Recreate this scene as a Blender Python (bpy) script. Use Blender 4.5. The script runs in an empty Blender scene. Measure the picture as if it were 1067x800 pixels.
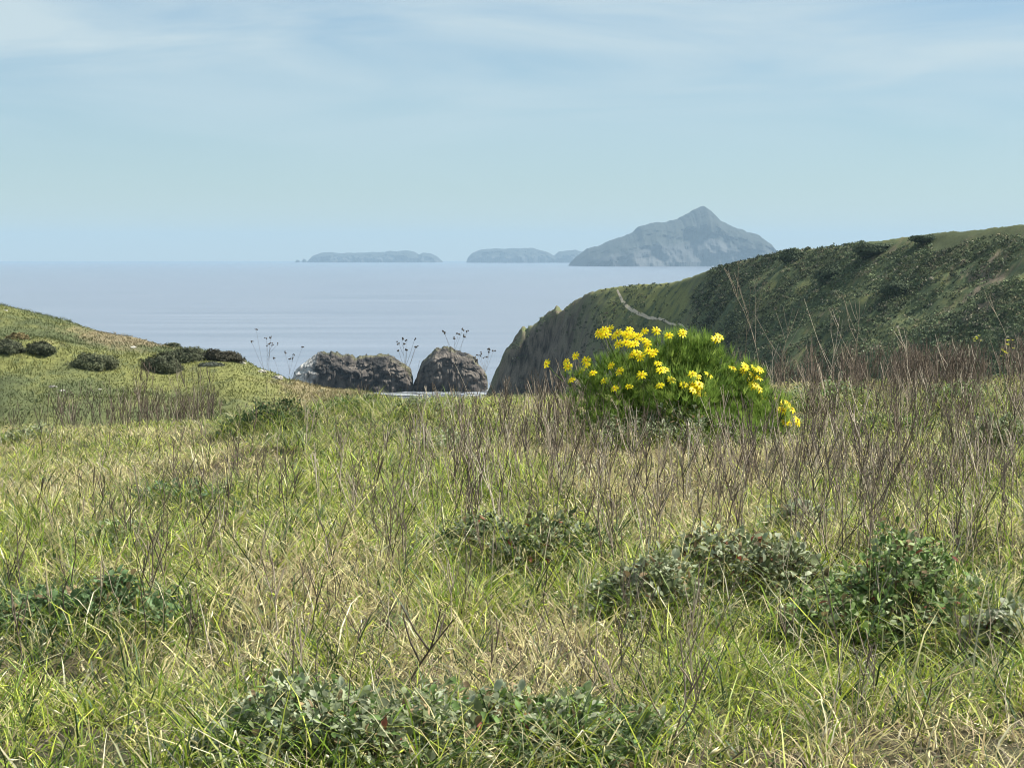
import bpy, math
import numpy as np
from mathutils import Vector, Matrix

sc = bpy.context.scene
col = sc.collection
R = math.radians

# ------------------------------------------------------------------ camera, sky, sun, exposure
CX, CY, F = 533.5, 400.0, 1067 * 77 / 36
LEVEL = 268.5                       # photo row of the eye level
PITCH = math.atan((CY - LEVEL) / F)
EYE = 1.6
SEA = -45.0
cam_d = bpy.data.cameras.new("camera")
cam = bpy.data.objects.new("camera", cam_d)
col.objects.link(cam)
cam_d.sensor_width = 36
cam_d.lens = 77
cam_d.clip_start = 0.1
cam_d.clip_end = 120000
cam.location = (0, 0, EYE)
cam.rotation_euler = (R(90) - PITCH, 0, 0)
sc.camera = cam

SUN_EL, SUN_AZ = R(50), R(80)       # azimuth measured to the right of the view direction
SUN_STRENGTH, SKY_STRENGTH = 5.0, 0.057
w = bpy.data.worlds.new("World")
sc.world = w
w.use_nodes = True
nt = w.node_tree
bg = nt.nodes["Background"]
sky = nt.nodes.new("ShaderNodeTexSky")
sky.sky_type = 'NISHITA'
sky.sun_disc = False
sky.sun_elevation = SUN_EL
sky.sun_rotation = SUN_AZ
sky.altitude = 50
sky.air_density = 1.0
sky.dust_density = 0.0
sky.ozone_density = 3.5
# thin high cloud veils in the sky
tc = nt.nodes.new("ShaderNodeTexCoord")
mp = nt.nodes.new("ShaderNodeMapping")
mp.inputs['Scale'].default_value = (5.0, 5.0, 32.0)
mp.inputs['Rotation'].default_value = (0, R(1.5), 0)
mp.inputs['Location'].default_value = (3.3, 0.4, 0.9)
ns = nt.nodes.new("ShaderNodeTexNoise")
ns.inputs['Scale'].default_value = 1.1
ns.inputs['Detail'].default_value = 6
ns.inputs['Roughness'].default_value = 0.5
ns.inputs['Distortion'].default_value = 0.6
cr = nt.nodes.new("ShaderNodeValToRGB")
cr.color_ramp.elements[0].position = 0.27
cr.color_ramp.elements[1].position = 0.62
sep = nt.nodes.new("ShaderNodeSeparateXYZ")
mr = nt.nodes.new("ShaderNodeMapRange")
mr.inputs[1].default_value = 0.03
mr.inputs[2].default_value = 0.085
mul = nt.nodes.new("ShaderNodeMath"); mul.operation = 'MULTIPLY'
mul2 = nt.nodes.new("ShaderNodeMath"); mul2.operation = 'MULTIPLY'; mul2.inputs[1].default_value = 0.9
mixc = nt.nodes.new("ShaderNodeMix"); mixc.data_type = 'RGBA'
mixc.inputs['B'].default_value = (6.1, 7.25, 7.6, 1)
L = nt.links.new
L(tc.outputs['Generated'], mp.inputs['Vector']); L(mp.outputs[0], ns.inputs['Vector'])
L(ns.outputs['Fac'], cr.inputs[0]); L(tc.outputs['Generated'], sep.inputs[0])
L(sep.outputs['Z'], mr.inputs[0]); L(cr.outputs[0], mul.inputs[0]); L(mr.outputs[0], mul.inputs[1])
L(mul.outputs[0], mul2.inputs[0]); L(mul2.outputs[0], mixc.inputs['Factor'])
tint = nt.nodes.new('ShaderNodeMix'); tint.data_type = 'RGBA'; tint.blend_type = 'MULTIPLY'; tint.inputs['Factor'].default_value = 1
tint.inputs['B'].default_value = (.84, .945, 1.02, 1)
L(sky.outputs[0], tint.inputs['A']); L(tint.outputs['Result'], mixc.inputs['A']); L(mixc.outputs['Result'], bg.inputs['Color'])
bg.inputs['Strength'].default_value = SKY_STRENGTH

sd = bpy.data.lights.new("sun", 'SUN')
sd.energy = SUN_STRENGTH
sd.angle = R(1.2)
sd.color = (1.0, 0.955, 0.88)
sun = bpy.data.objects.new("sun", sd)
col.objects.link(sun)
sdir = Vector((math.sin(SUN_AZ) * math.cos(SUN_EL), math.cos(SUN_AZ) * math.cos(SUN_EL), math.sin(SUN_EL)))
sun.rotation_euler = sdir.to_track_quat('Z', 'Y').to_euler()
sun.location = (0, 0, 60)

sc.view_settings.view_transform = 'Standard'
sc.view_settings.look = 'None'
sc.view_settings.gamma = 1
sc.view_settings.exposure = 0.86
sc.view_settings.use_curve_mapping = False
HAZE = 0.52e-4

# ------------------------------------------------------------------ helpers
rng = np.random.default_rng(7)
U = lambda a, b, n=None: rng.uniform(a, b, n)


def _h(ix, iy, s):
    n = (ix.astype(np.int64) * 374761393 + iy.astype(np.int64) * 668265263 + s * 1274126177) & 0xffffffff
    n = ((n ^ (n >> 13)) * 1274126177) & 0xffffffff
    n = n ^ (n >> 16)
    return (n & 0xffffff) / float(0xffffff)


def vn(x, y, s=0):
    x = np.asarray(x, float); y = np.asarray(y, float)
    ix = np.floor(x); iy = np.floor(y)
    fx = x - ix; fy = y - iy
    fx = fx * fx * (3 - 2 * fx); fy = fy * fy * (3 - 2 * fy)
    a = _h(ix, iy, s); b = _h(ix + 1, iy, s); c = _h(ix, iy + 1, s); d = _h(ix + 1, iy + 1, s)
    return (a + (b - a) * fx) * (1 - fy) + (c + (d - c) * fx) * fy


def fbm(x, y, s=0, o=4):
    r = 0; a = 0.5; k = 1.0
    for i in range(o):
        r = r + a * (vn(x * k + i * 17.3, y * k - i * 9.1, s + i) - 0.5) * 2
        a *= 0.5; k *= 2.03
    return r


def sst(v, a, b):
    t = np.clip((np.asarray(v, float) - a) / (b - a), 0, 1)
    return t * t * (3 - 2 * t)


def zrow(py, Y):
    """height of the point at forward distance Y seen in photo row py"""
    return EYE + Y * np.tan(np.arctan((CY - np.asarray(py, float)) / F) - PITCH)


def to_px(x, y, z):
    dy = y * math.cos(PITCH) - (z - EYE) * math.sin(PITCH)
    dz = y * math.sin(PITCH) + (z - EYE) * math.cos(PITCH)
    return CX + F * x / dy, CY - F * dz / dy


# ------------------------------------------------------------------ terrain
LX = [-900, -400, 0, 50, 100, 150, 175, 215, 245, 270, 300, 330, 380, 420, 470, 520, 620]
LPY = [262, 285, 317, 329, 344, 354, 361, 366, 371, 383, 396, 402, 409, 416, 440, 480, 560]
LD = [[-900, -400, 0, 300, 450], [260, 210, 165, 140, 125]]
RX = [440, 480, 498, 506, 511, 515, 521, 528, 536, 548, 556, 564, 572, 582, 592, 602, 615, 640, 665, 690, 708, 722, 742, 770, 800, 818, 832, 850, 880, 910, 950, 975, 1000, 1067, 1300, 1700, 2400]
RPY = [560, 500, 440, 415, 400, 388, 376, 362, 351, 343, 336, 332, 327, 323, 318, 311, 304, 299, 297, 295, 292, 288, 280, 272, 266, 261, 259.5, 259, 255, 251, 247, 242.5, 241, 233, 205, 170, 150]
RD = [[440, 560, 600, 640, 700, 730, 800, 900, 1000, 1067, 1300, 1700, 2400], [640, 640, 622, 600, 562, 542, 502, 456, 420, 400, 345, 290, 240]]


def ridged(x, y, s, o=4):
    r = 0; a = 0.5; k = 1.0
    for i in range(o):
        r = r + a * (1 - np.abs(vn(x * k, y * k, s + i) * 2 - 1))
        a *= 0.5; k *= 2.1
    return r


PITS = []       # small dark hollows under the leafy plants: x, y, radius x, radius y, depth
for (a_, b_, wx) in [(85, 705, 45), (30, 700, 30), (370, 772, 45), (470, 790, 40), (570, 775, 50), (540, 606, 55), (500, 600, 25), (660, 640, 30), (740, 632, 60), (800, 640, 30), (870, 655, 40), (930, 668, 60), (1000, 690, 40), (265, 458, 35), (300, 465, 25), (175, 538, 22), (690, 486, 45), (1050, 484, 25), (610, 468, 25)]:
    yv_ = (EYE + .05) / math.tan(PITCH - math.atan((CY - b_) / F))
    PITS.append(((a_ - CX) / F * yv_, yv_, wx / F * yv_, .16, .13))


def pit(x, y):
    e = 0
    for (a_, b_, rx_, ry_, d_) in PITS:
        e = e + d_ * np.exp(-(((x - a_) / rx_) ** 2 + ((y - b_) / ry_) ** 2))
    return e


def h_strata(x, y):
    return fbm(x * .04, y * .04, 177, 2) * 2


def ground(x, y, parts=False):
    x = np.asarray(x, float); y = np.asarray(y, float)
    z0 = np.interp(x, [-30, -12, -6, -4, -2, 0, 2, 4, 6, 12, 30], [-1.5, -.80, -.62, -.52, -.28, -.26, -.2, -.06, .03, .15, .7])
    base = z0 * sst(y, 6, 24) + fbm(x * .33, y * .33, 3, 3) * .13 * sst(y, 3, 9) + fbm(x * 1.5, y * 1.1, 9, 3) * .11 * (1 - .6 * sst(y, 14, 24)) * (y < 60) - pit(x, y)
    # low tussock hump on the left of the crest
    hx, hy = (285 - CX) / F * 19.5, 19.5
    base = base + .16 * np.exp(-(((x - hx) / .55) ** 2 + ((y - hy) / .9) ** 2))
    d = np.maximum(0, y - 26)
    base = base - np.where(d < 6.5, d * d / 100, .4225 + .13 * (d - 6.5))
    base = base - .5 * np.maximum(0, y - 235)
    base = base + fbm(x * .05, y * .05, 21, 4) * 2.0 * sst(y, 40, 90)
    ys = np.maximum(y, 30)
    px = CX + F * x / ys / math.cos(PITCH) * 1.0
    # left hill
    yc = np.interp(px, *LD); zc = zrow(np.interp(px, LX, LPY), yc) + fbm(x * .25, yc * .25, 41, 3) * .12
    q = yc - y
    lf = zc - np.where(q > 0, .062 * q + .0014 * q * q, -.055 * q + .008 * q * q)
    lf = lf + fbm(x * .12, y * .12, 44, 4) * .9 * sst(q, 3, 25)
    lf = lf + fbm(x * .8, y * .8, 47, 3) * .12
    lf = np.maximum(lf, -70)
    # right hill and headland
    yc2 = np.interp(px, *RD); zc2 = zrow(np.interp(px, RX, RPY), yc2)
    zc2 = zc2 + np.exp(-np.abs(yc2 - y) / 7) * (1 - sst(px, 560, 610)) * (fbm(px * .16, yc2 * 0, 191, 3) * 1.9 + (np.floor(px / 9 + .4 * fbm(px * .1, px * 0, 5, 2)) * 9 - px + 4) * .03)
    q2 = yc2 - y
    rocky = 1 - sst(px, 555, 640)
    sl = .31 + .06 * (1 - sst(px, 700, 760)) + .7 * rocky
    fr = .22 * np.minimum(q2, 4) + sl * np.maximum(0, q2 - 4)
    bk = -.12 * q2 + .006 * q2 * q2
    amp = sst(q2, 2, 30)
    rf = zc2 - np.where(q2 > 0, fr, bk)
    rf = rf + amp * (ridged(x * .03 + .02 * y, y * .026 - .012 * x, 61, 4) - .5) * 6.5
    rf = rf + (.25 + amp) * fbm(x * .12, y * .12, 66, 4) * (1.1 + 1.2 * rocky) + fbm(x * .6, y * .6, 69, 3) * (.28 + .9 * rocky)
    rf = rf + rocky * (sst(q2, 1, 16) * (ridged(x * .1 + .03 * y, y * .09 + h_strata(x, y), 171, 4) - .5) * 5 + fbm(x * .35, y * .33, 173, 4) * 1.6 + fbm(x * .8, y * .8, 175, 2) * .9)
    rf = np.maximum(rf, -70)
    far = y > 55
    h = np.where(far, np.maximum(np.maximum(base, lf), rf), base)
    h = np.maximum(h, -62)
    if parts:
        return h, base, np.where(far, lf, -99), np.where(far, rf, -99), px, q, q2, rocky
    return h


def hit(px, py, y0=3.0, y1=700.0):
    a = math.tan(math.atan((CY - py) / F) - PITCH)
    ys = np.exp(np.linspace(math.log(y0), math.log(y1), 3000))
    k = (px - CX) / F / math.cos(PITCH)
    # exact sideways factor
    kk = (px - CX) / F * (math.cos(PITCH) - a * math.sin(PITCH))
    xs = kk * ys
    g = ground(xs, ys)
    z = EYE + a * ys
    i = np.argmax(g > z)
    return float(xs[i]), float(ys[i]), float(g[i])


def new_mesh(name, v, loops, starts, totals, mats, cols=None, smooth=False, mi=None):
    me = bpy.data.meshes.new(name)
    v = np.ascontiguousarray(v, dtype=np.float32)
    me.vertices.add(len(v)); me.vertices.foreach_set('co', v.ravel())
    me.loops.add(len(loops)); me.loops.foreach_set('vertex_index', np.asarray(loops, dtype=np.int32))
    me.polygons.add(len(starts))
    me.polygons.foreach_set('loop_start', np.asarray(starts, dtype=np.int32))
    me.polygons.foreach_set('loop_total', np.asarray(totals, dtype=np.int32))
    me.update(calc_edges=True)
    for m in (mats if isinstance(mats, (list, tuple)) else [mats]):
        me.materials.append(m)
    if mi is not None:
        me.polygons.foreach_set('material_index', np.asarray(mi, dtype=np.int32))
    if cols is not None:
        a = me.color_attributes.new('Col', 'FLOAT_COLOR', 'POINT')
        c = np.ones((len(v), 4), dtype=np.float32); c[:, :3] = cols
        a.data.foreach_set('color', c.ravel())
    me.polygons.foreach_set('use_smooth', np.full(len(starts), bool(smooth)))
    me.update()
    return me


def link(name, me, parent=None):
    o = bpy.data.objects.new(name, me)
    col.objects.link(o)
    if parent is not None:
        o.parent = parent
    return o


def empty(name, loc=(0, 0, 0), rz=0):
    o = bpy.data.objects.new(name, None)
    o.empty_display_size = .2
    o.location = loc; o.rotation_euler = (0, 0, rz)
    col.objects.link(o)
    return o


def tag(o, label=None, cat=None, group=None, kind=None):
    if label: o['label'] = label
    if cat: o['category'] = cat
    if group: o['group'] = group
    if kind: o['kind'] = kind
    return o


class Acc:
    """collects pieces (verts, list of faces of equal size) into one mesh"""
    def __init__(s):
        s.v = []; s.l = []; s.t = []; s.c = []; s.m = []; s.n = 0

    def add(s, v, f, c, m=0):
        v = np.asarray(v, float).reshape(-1, 3); f = np.asarray(f, int)
        s.v.append(v); s.l.append((f + s.n).ravel()); s.t.append(np.full(len(f), f.shape[1]))
        c = np.asarray(c, float)
        s.c.append(np.broadcast_to(c, (len(v), 3)) if c.ndim == 1 else c)
        s.m.append(np.full(len(f), m)); s.n += len(v)

    def mesh(s, name, mats, smooth=False):
        t = np.concatenate(s.t); st = np.concatenate([[0], np.cumsum(t)[:-1]])
        return new_mesh(name, np.concatenate(s.v), np.concatenate(s.l), st, t, mats, np.concatenate(s.c), smooth, np.concatenate(s.m))


# ------------------------------------------------------------------ materials
def mat(name):
    m = bpy.data.materials.new(name); m.use_nodes = True
    n = m.node_tree.nodes; p = n['Principled BSDF']
    return m, n, m.node_tree.links.new, p


def attr_mat(name, rough=.6, trans=0.0, spec=.3, vary=.25, vscale=60, bump=0, bscale=8, bdist=.05):
    m, n, l, p = mat(name)
    at = n.new('ShaderNodeAttribute'); at.attribute_name = 'Col'
    nz = n.new('ShaderNodeTexNoise'); nz.inputs['Scale'].default_value = vscale; nz.inputs['Detail'].default_value = 5
    g = n.new('ShaderNodeNewGeometry'); l(g.outputs['Position'], nz.inputs['Vector'])
    r = n.new('ShaderNodeMapRange'); r.inputs[1].default_value = .3; r.inputs[2].default_value = .7
    r.inputs[3].default_value = 1 - vary; r.inputs[4].default_value = 1 + vary
    l(nz.outputs['Fac'], r.inputs[0])
    mx = n.new('ShaderNodeVectorMath'); mx.operation = 'SCALE'
    l(at.outputs['Color'], mx.inputs[0]); l(r.outputs[0], mx.inputs['Scale'])
    l(mx.outputs[0], p.inputs['Base Color'])
    p.inputs['Roughness'].default_value = rough
    p.inputs['Specular IOR Level'].default_value = spec
    if bump:
        bz = n.new('ShaderNodeTexNoise'); bz.inputs['Scale'].default_value = bscale; bz.inputs['Detail'].default_value = 7
        bz.inputs['Roughness'].default_value = .65
        l(g.outputs['Position'], bz.inputs['Vector'])
        b = n.new('ShaderNodeBump'); b.inputs['Strength'].default_value = bump; b.inputs['Distance'].default_value = bdist
        l(bz.outputs['Fac'], b.inputs['Height']); l(b.outputs[0], p.inputs['Normal'])
    if trans:
        t = n.new('ShaderNodeBsdfTranslucent'); l(mx.outputs[0], t.inputs['Color'])
        ms = n.new('ShaderNodeMixShader'); ms.inputs[0].default_value = trans
        l(p.outputs[0], ms.inputs[1]); l(t.outputs[0], ms.inputs[2])
        l(ms.outputs[0], n['Material Output'].inputs['Surface'])
    return m


M_soil = attr_mat('soil_and_turf', .9, 0, .15, .35, 3.0, .6, 14, .05)
M_grass = attr_mat('grass_blade', .5, .3, .25, .15, 9)
M_leaf = attr_mat('grey_green_leaf', .65, .25, .15, .2, 40)
M_stalk = attr_mat('dry_stalk', .75, .0, .25, .25, 50)
M_scrub = attr_mat('distant_scrub', .8, .1, .15, .35, 5)
M_rock = attr_mat('sea_rock', .85, 0, .25, .4, .35, 1.0, .5, 1.2)
M_isle = attr_mat('island_slope', .9, 0, .1, .25, .01, .8, .02, 14)
M_petal = attr_mat('yellow_petal', .5, .35, .3, .06, 90)
M_fern = attr_mat('feathery_leaf', .55, .5, .2, .15, 30)

# ------------------------------------------------------------------ haze, sea
def box_mesh(name, a, b, m):
    (x0, y0, z0), (x1, y1, z1) = a, b
    v = [(x0, y0, z0), (x1, y0, z0), (x1, y1, z0), (x0, y1, z0), (x0, y0, z1), (x1, y0, z1), (x1, y1, z1), (x0, y1, z1)]
    f = [(0, 3, 2, 1), (4, 5, 6, 7), (0, 1, 5, 4), (1, 2, 6, 5), (2, 3, 7, 6), (3, 0, 4, 7)]
    A = Acc(); A.add(v, f, (1, 1, 1)); return A.mesh(name, m)


mh = bpy.data.materials.new('sea_air'); mh.use_nodes = True
nh = mh.node_tree.nodes; nh.remove(nh['Principled BSDF'])
pv = nh.new('ShaderNodeVolumePrincipled')
pv.inputs['Color'].default_value = (.50, .72, .93, 1)
pv.inputs['Density'].default_value = HAZE
mh.node_tree.links.new(pv.outputs[0], nh['Material Output'].inputs['Volume'])
tag(link('haze', box_mesh('haze', (-31000, -31000, -64), (31000, 31000, 345), mh)), kind='stuff')

m, n, l, p = mat('sea_water')
p.inputs['Roughness'].default_value = .22
p.inputs['IOR'].default_value = 1.33
g = n.new('ShaderNodeNewGeometry')
mpn = n.new('ShaderNodeMapping'); mpn.inputs['Scale'].default_value = (.006, .04, 1)
mpn.inputs['Rotation'].default_value = (0, 0, R(4))
l(g.outputs['Position'], mpn.inputs['Vector'])
nz = n.new('ShaderNodeTexNoise'); nz.inputs['Scale'].default_value = 1.0; nz.inputs['Detail'].default_value = 8; nz.inputs['Roughness'].default_value = .6
l(mpn.outputs[0], nz.inputs['Vector'])
b = n.new('ShaderNodeBump'); b.inputs['Strength'].default_value = .8; b.inputs['Distance'].default_value = 1.2
l(nz.outputs['Fac'], b.inputs['Height']); l(b.outputs[0], p.inputs['Normal'])
mp2 = n.new('ShaderNodeMapping'); mp2.inputs['Scale'].default_value = (.003, .016, 1)
l(g.outputs['Position'], mp2.inputs['Vector'])
n2 = n.new('ShaderNodeTexNoise'); n2.inputs['Scale'].default_value = 1; n2.inputs['Detail'].default_value = 8; n2.inputs['Roughness'].default_value = .65
l(mp2.outputs[0], n2.inputs['Vector'])
cr2 = n.new('ShaderNodeValToRGB'); cr2.color_ramp.elements[0].color = (.13, .145, .18, 1); cr2.color_ramp.elements[1].color = (.20, .215, .255, 1)  # sky glare and ripple streaks painted into the water's base colour
cr2.color_ramp.elements[0].position = .35; cr2.color_ramp.elements[1].position = .65
l(n2.outputs['Fac'], cr2.inputs[0]); l(cr2.outputs[0], p.inputs['Base Color'])
A = Acc()
ring = [0, 400, 900, 2000, 6000, 14000, 30000]
nseg = 96
vv = []; ff = []
for i, rr in enumerate(ring[1:]):
    for k in range(nseg):
        a = 2 * math.pi * k / nseg; vv.append((rr * math.cos(a), rr * math.sin(a), SEA))
for i in range(len(ring) - 2):
    for k in range(nseg):
        a0 = i * nseg + k; a1 = i * nseg + (k + 1) % nseg
        ff.append((a0, a0 + nseg, a1 + nseg, a1))
A.add(vv, ff, (0, 0, 0))
A.add([(rr_[0], rr_[1], SEA) for rr_ in vv[:nseg]], [tuple(range(nseg))], (0, 0, 0))
tag(link('sea', A.mesh('sea', m)), kind='structure')

# ------------------------------------------------------------------ terrain mesh
G_BRIGHT = np.array((.155, .16, .052)); G_MID = np.array((.085, .10, .042)); G_DARK = np.array((.045, .065, .034))
TAN = np.array((.28, .21, .13)); BROWN = np.array((.13, .10, .075)); ROCKC = np.array((.165, .14, .105)); SOIL = np.array((.36, .24, .17))


def lerp(a, b, t):
    return a + (b - a) * np.asarray(t)[..., None]


def terrain_color(x, y, h, base, lf, rf, px, q, q2, rocky, py):
    n1 = fbm(x * .08, y * .08, 81, 4); n2 = fbm(x * .5, y * .5, 85, 4); n3 = fbm(x * 2.2, y * 2.2, 88, 3)
    # near ground
    c = lerp(np.array((.075, .06, .035)), np.array((.045, .055, .025)), sst(n2 + n3 * .4, -.3, .35))
    c = lerp(c, SOIL, sst(n2 - .1, .3, .45) * .4)
    bare = np.exp(-(((px - 12) / 40) ** 2 + ((py - 442) / 12) ** 2)) * (y < 40)
    c = lerp(c, SOIL * 1.15, np.clip(bare * 1.4, 0, 1))
    # left hill
    cl = lerp(G_MID, G_BRIGHT, sst(n2 * .6 + n1 + n3 * .25, -.35, .3))
    dry = sst(n1 * .3 + n3 * .35 + n2 * .4 + 1.05 * np.exp(-(((px - 150 - (py - 350) * 2) / 85) ** 2 + ((py - 352) / 14) ** 2)) + .7 * np.exp(-(((px - 340) / 50) ** 2)), .22, .7)
    cl = lerp(cl, TAN * .9, dry * .6)
    cl = lerp(cl, G_DARK * 1.2, sst(n3 + n2 * .5, .28, .5) * .55)
    isl = (lf >= base) & (lf >= rf)
    c = np.where(isl[..., None], cl, c)
    # right hill
    cr_ = lerp(G_DARK * np.array((1.55, 1.4, 1.2)), G_MID * np.array((1.4, 1.25, 1.1)), sst(n2 + n3 * .6 + n1 * .4, -.2, .5))
    cr_ = lerp(cr_, BROWN * 1.35, sst(n1 * .8 + n2 * .6 + n3 * .4 + .55 * np.exp(-(((px - 1040) / 60) ** 2 + ((py - 330) / 45) ** 2)) + .5 * np.exp(-(((px - 1000) / 35) ** 2 + ((py - 275) / 18) ** 2)), .4, .75) * .8)
    head = 1 - sst(px, 712, 735)
    gr = head * sst(px, 590, 640) * (1 - sst(q2 + n2 * 10, 22, 40))
    cr_ = lerp(cr_, G_BRIGHT * 1.1, gr * sst(n2, -.5, .1))
    cr_ = lerp(cr_, lerp(BROWN * 1.3, G_MID * 1.5, sst(n2 + n3 * .5, -.3, .35)), head * (1 - gr) * .8)
    cr_ = lerp(cr_, G_MID * .75, sst(px, 930, 980) * (1 - sst(q2 + n2 * 8, 8, 20)) * .8)
    cr_ = lerp(cr_, lerp(ROCKC * .16, ROCKC * .85, sst(n3 * .8 + n2 + (ridged(x * .3, h * .25, 181, 4) - .55) * 2.2 + (ridged(x * .9 + h * .35, h * .8, 183, 3) - .55) * 2.0, -.5, .7)), np.clip(rocky * 1.3 * sst(q2 + n2 * 6, 3, 9), 0, 1))
    isr = (rf > base) & (rf > lf)
    c = np.where(isr[..., None], cr_, c)
    return c


NT = 860
Ys = [-14.0]
while Ys[-1] < 780:
    y = Ys[-1]
    st = .16 if y < 30 else min(.16 + (y - 30) * .008, 1.0)
    if y < 3: st = .6
    Ys.append(y + st)
Ys = np.array(Ys)
ts = np.linspace(-1, 1, NT); ts = .24 * ts + .22 * ts ** 3
YY, TT = np.meshgrid(Ys, ts, indexing='ij')
XX = TT * (YY + 18) * 1.05
h, base, lf, rf, pxx, q, q2, rocky = ground(XX, YY, True)
_, pyy = to_px(XX, np.maximum(YY, 1), h)
cc = terrain_color(XX, YY, h, base, lf, rf, pxx, q, q2, rocky, pyy)
nr, nc = YY.shape
idx = np.arange(nr * nc).reshape(nr, nc)
quads = np.stack([idx[:-1, :-1], idx[:-1, 1:], idx[1:, 1:], idx[1:, :-1]], -1).reshape(-1, 4)
keep = h.ravel()[quads].max(1) > -58
quads = quads[keep]
me = new_mesh('terrain', np.stack([XX, YY, h], -1).reshape(-1, 3), quads.ravel(), np.arange(len(quads)) * 4, np.full(len(quads), 4), M_soil, cc.reshape(-1, 3), True)
tag(link('terrain', me), kind='structure')

# ------------------------------------------------------------------ foot path on the headland
pp = [(643, 303), (646, 309), (648, 314), (652, 319), (658, 324), (667, 329), (678, 332), (684, 333), (697, 336), (710, 341), (717, 344)]
P = []
tt = np.linspace(0, len(pp) - 1, 50)
for s in tt:
    a = np.interp(s, range(len(pp)), [q_[0] for q_ in pp]); b_ = np.interp(s, range(len(pp)), [q_[1] for q_ in pp])
    P.append(hit(a, b_, 200))
P = np.array(P)
for it in range(6):
    P[1:-1] = (P[:-2] + 2 * P[1:-1] + P[2:]) / 4
wd = np.interp(np.linspace(0, 1, 50), [0, .3, .5, .7, 1], [.2, .34, .3, .2, .1])
d = np.gradient(P[:, :2], axis=0); d /= np.linalg.norm(d, axis=1)[:, None] + 1e-9
nn = np.stack([-d[:, 1], d[:, 0]], 1)
V = []
for k in (-1, -.33, .33, 1):
    xy = P[:, :2] + nn * (wd * k)[:, None]
    V.append(np.stack([xy[:, 0], xy[:, 1], ground(xy[:, 0], xy[:, 1]) + .22], 1))
V = np.concatenate(V)
fq = [(k * 50 + i, k * 50 + i + 1, (k + 1) * 50 + i + 1, (k + 1) * 50 + i) for k in range(3) for i in range(49)]
A = Acc(); A.add(V, fq, (.5, .42, .30)); tag(link('path', A.mesh('path', M_soil)), kind='structure')

# ------------------------------------------------------------------ islands and sea stacks
def ridge_rock(name, prof, Y, depth, wl, material, colf, nu=160, nv=48, power=.55, rough=.08, shift=0.0, freq=1.0, seed=0, jag=0.0):
    """a rock or island as a solid body: prof gives the skyline, depth its half thickness"""
    pxs = np.linspace(prof[0][0], prof[-1][0], nu)
    top = np.interp(pxs, [a[0] for a in prof], [a[1] for a in prof]) + jag * fbm(pxs * .17, pxs * 0, seed + 90, 4) * np.sin(np.linspace(0, math.pi, nu)) ** .4
    ph = np.linspace(-.06, 1.06, nv) * math.pi
    X = (pxs - CX) / F * Y
    H = np.maximum(zrow(top, Y) - SEA, .02 * Y / F)
    s = np.sin(ph); zf = np.sign(s) * np.abs(s) ** power
    uu = np.linspace(0, 1, nu)
    dd = depth * (np.clip(1 - (2 * uu - 1) ** 4, 0, 1) ** .5 * .85 + .15) * (.85 + .3 * vn(uu * 6 * freq, uu * 0, seed))
    Z = H[:, None] * zf[None, :]
    Yv = -np.cos(ph)[None, :] * dd[:, None]
    Xv = np.repeat(X[:, None], nv, 1)
    size = H.max()
    n1 = fbm(Xv / size * 2.2 * freq, (Z + Yv * .5) / size * 2.2 * freq, seed + 1, 5)
    n2_ = ridged(Xv / size * 5 * freq, (Yv * .8 + Z * 4.5) / size * 1.6 * freq, seed + 7, 5) - .5
    amp = rough * size
    Yv = Yv * (1 + .25 * n1) + amp * n2_ * np.sign(-np.cos(ph))[None, :] * -1
    Z = Z * (1 + (rough * .6) * n2_ * (np.abs(zf) < .97)) + amp * .12 * n1
    Xv = Xv + amp * .4 * n1
    V = np.stack([Xv, Yv + Y, Z + SEA], -1)
    i = np.arange(nu * nv).reshape(nu, nv)
    fqd = np.stack([i[:-1, :-1], i[1:, :-1], i[1:, 1:], i[:-1, 1:]], -1).reshape(-1, 4)
    A = Acc()
    c0 = V[:, :, :].copy()
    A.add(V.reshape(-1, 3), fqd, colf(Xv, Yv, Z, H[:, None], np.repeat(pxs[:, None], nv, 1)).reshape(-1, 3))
    # end caps
    A.l.append(np.concatenate([i[0], i[-1][::-1]])); A.t.append(np.array([nv, nv])); A.m.append(np.zeros(2, int))
    return link(name, A.mesh(name, material))


def isle_col(X, Y, Z, H, px):
    n_ = fbm(X / 260, Z / 60 + Y / 300, 5, 4)
    hi = sst(Z / H + n_ * .12, .35, .55)
    c = lerp(np.array((.07, .072, .07)), np.array((.04, .044, .034)), hi)
    c = lerp(c, np.array((.3, .29, .27)), (1 - hi) * sst(ridged(X / 110 + Z / 300, Z / 120, 17, 3), .6, .85) * .2)
    return c


wi = [(592, 277), (596, 272), (603, 266), (612, 259), (625, 255), (640, 249), (655, 244), (663, 238), (675, 234), (695, 230), (706, 228), (714, 223), (722, 218), (730, 214.5), (734, 215.5), (741, 222), (748, 229), (757, 233), (770, 239), (785, 244), (793, 249), (801, 259), (806, 264), (815, 268), (830, 277)]
tag(ridge_rock('island', wi, 12500, 700, 277, M_isle, isle_col, 260, 60, .85, .05, seed=3, jag=2.0), 'large hazy island with a pointed conical peak above pale sea cliffs', kind='structure')
mi_ = [(486, 273.4), (488, 268), (492, 264), (500, 260.5), (515, 259.2), (535, 259), (548, 258.6), (556, 258.8), (566, 261.5), (574, 264.5), (577, 266), (582, 262.5), (590, 260.8), (600, 260.5), (608, 262), (618, 266), (630, 273)]
tag(ridge_rock('island', mi_, 20500, 500, 273, M_isle, isle_col, 160, 40, .5, .06, seed=11, jag=1.0), 'low flat-topped hazy island in the middle, just left of the peaked island', kind='structure')
li = [(321, 273.4), (324, 270), (328, 266), (336, 263.4), (345, 263), (360, 263.6), (380, 263), (400, 262.2), (425, 261.6), (432, 262.6), (437, 265), (441, 263.2), (448, 264), (455, 267), (461, 272.5), (462, 273.4)]
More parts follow.
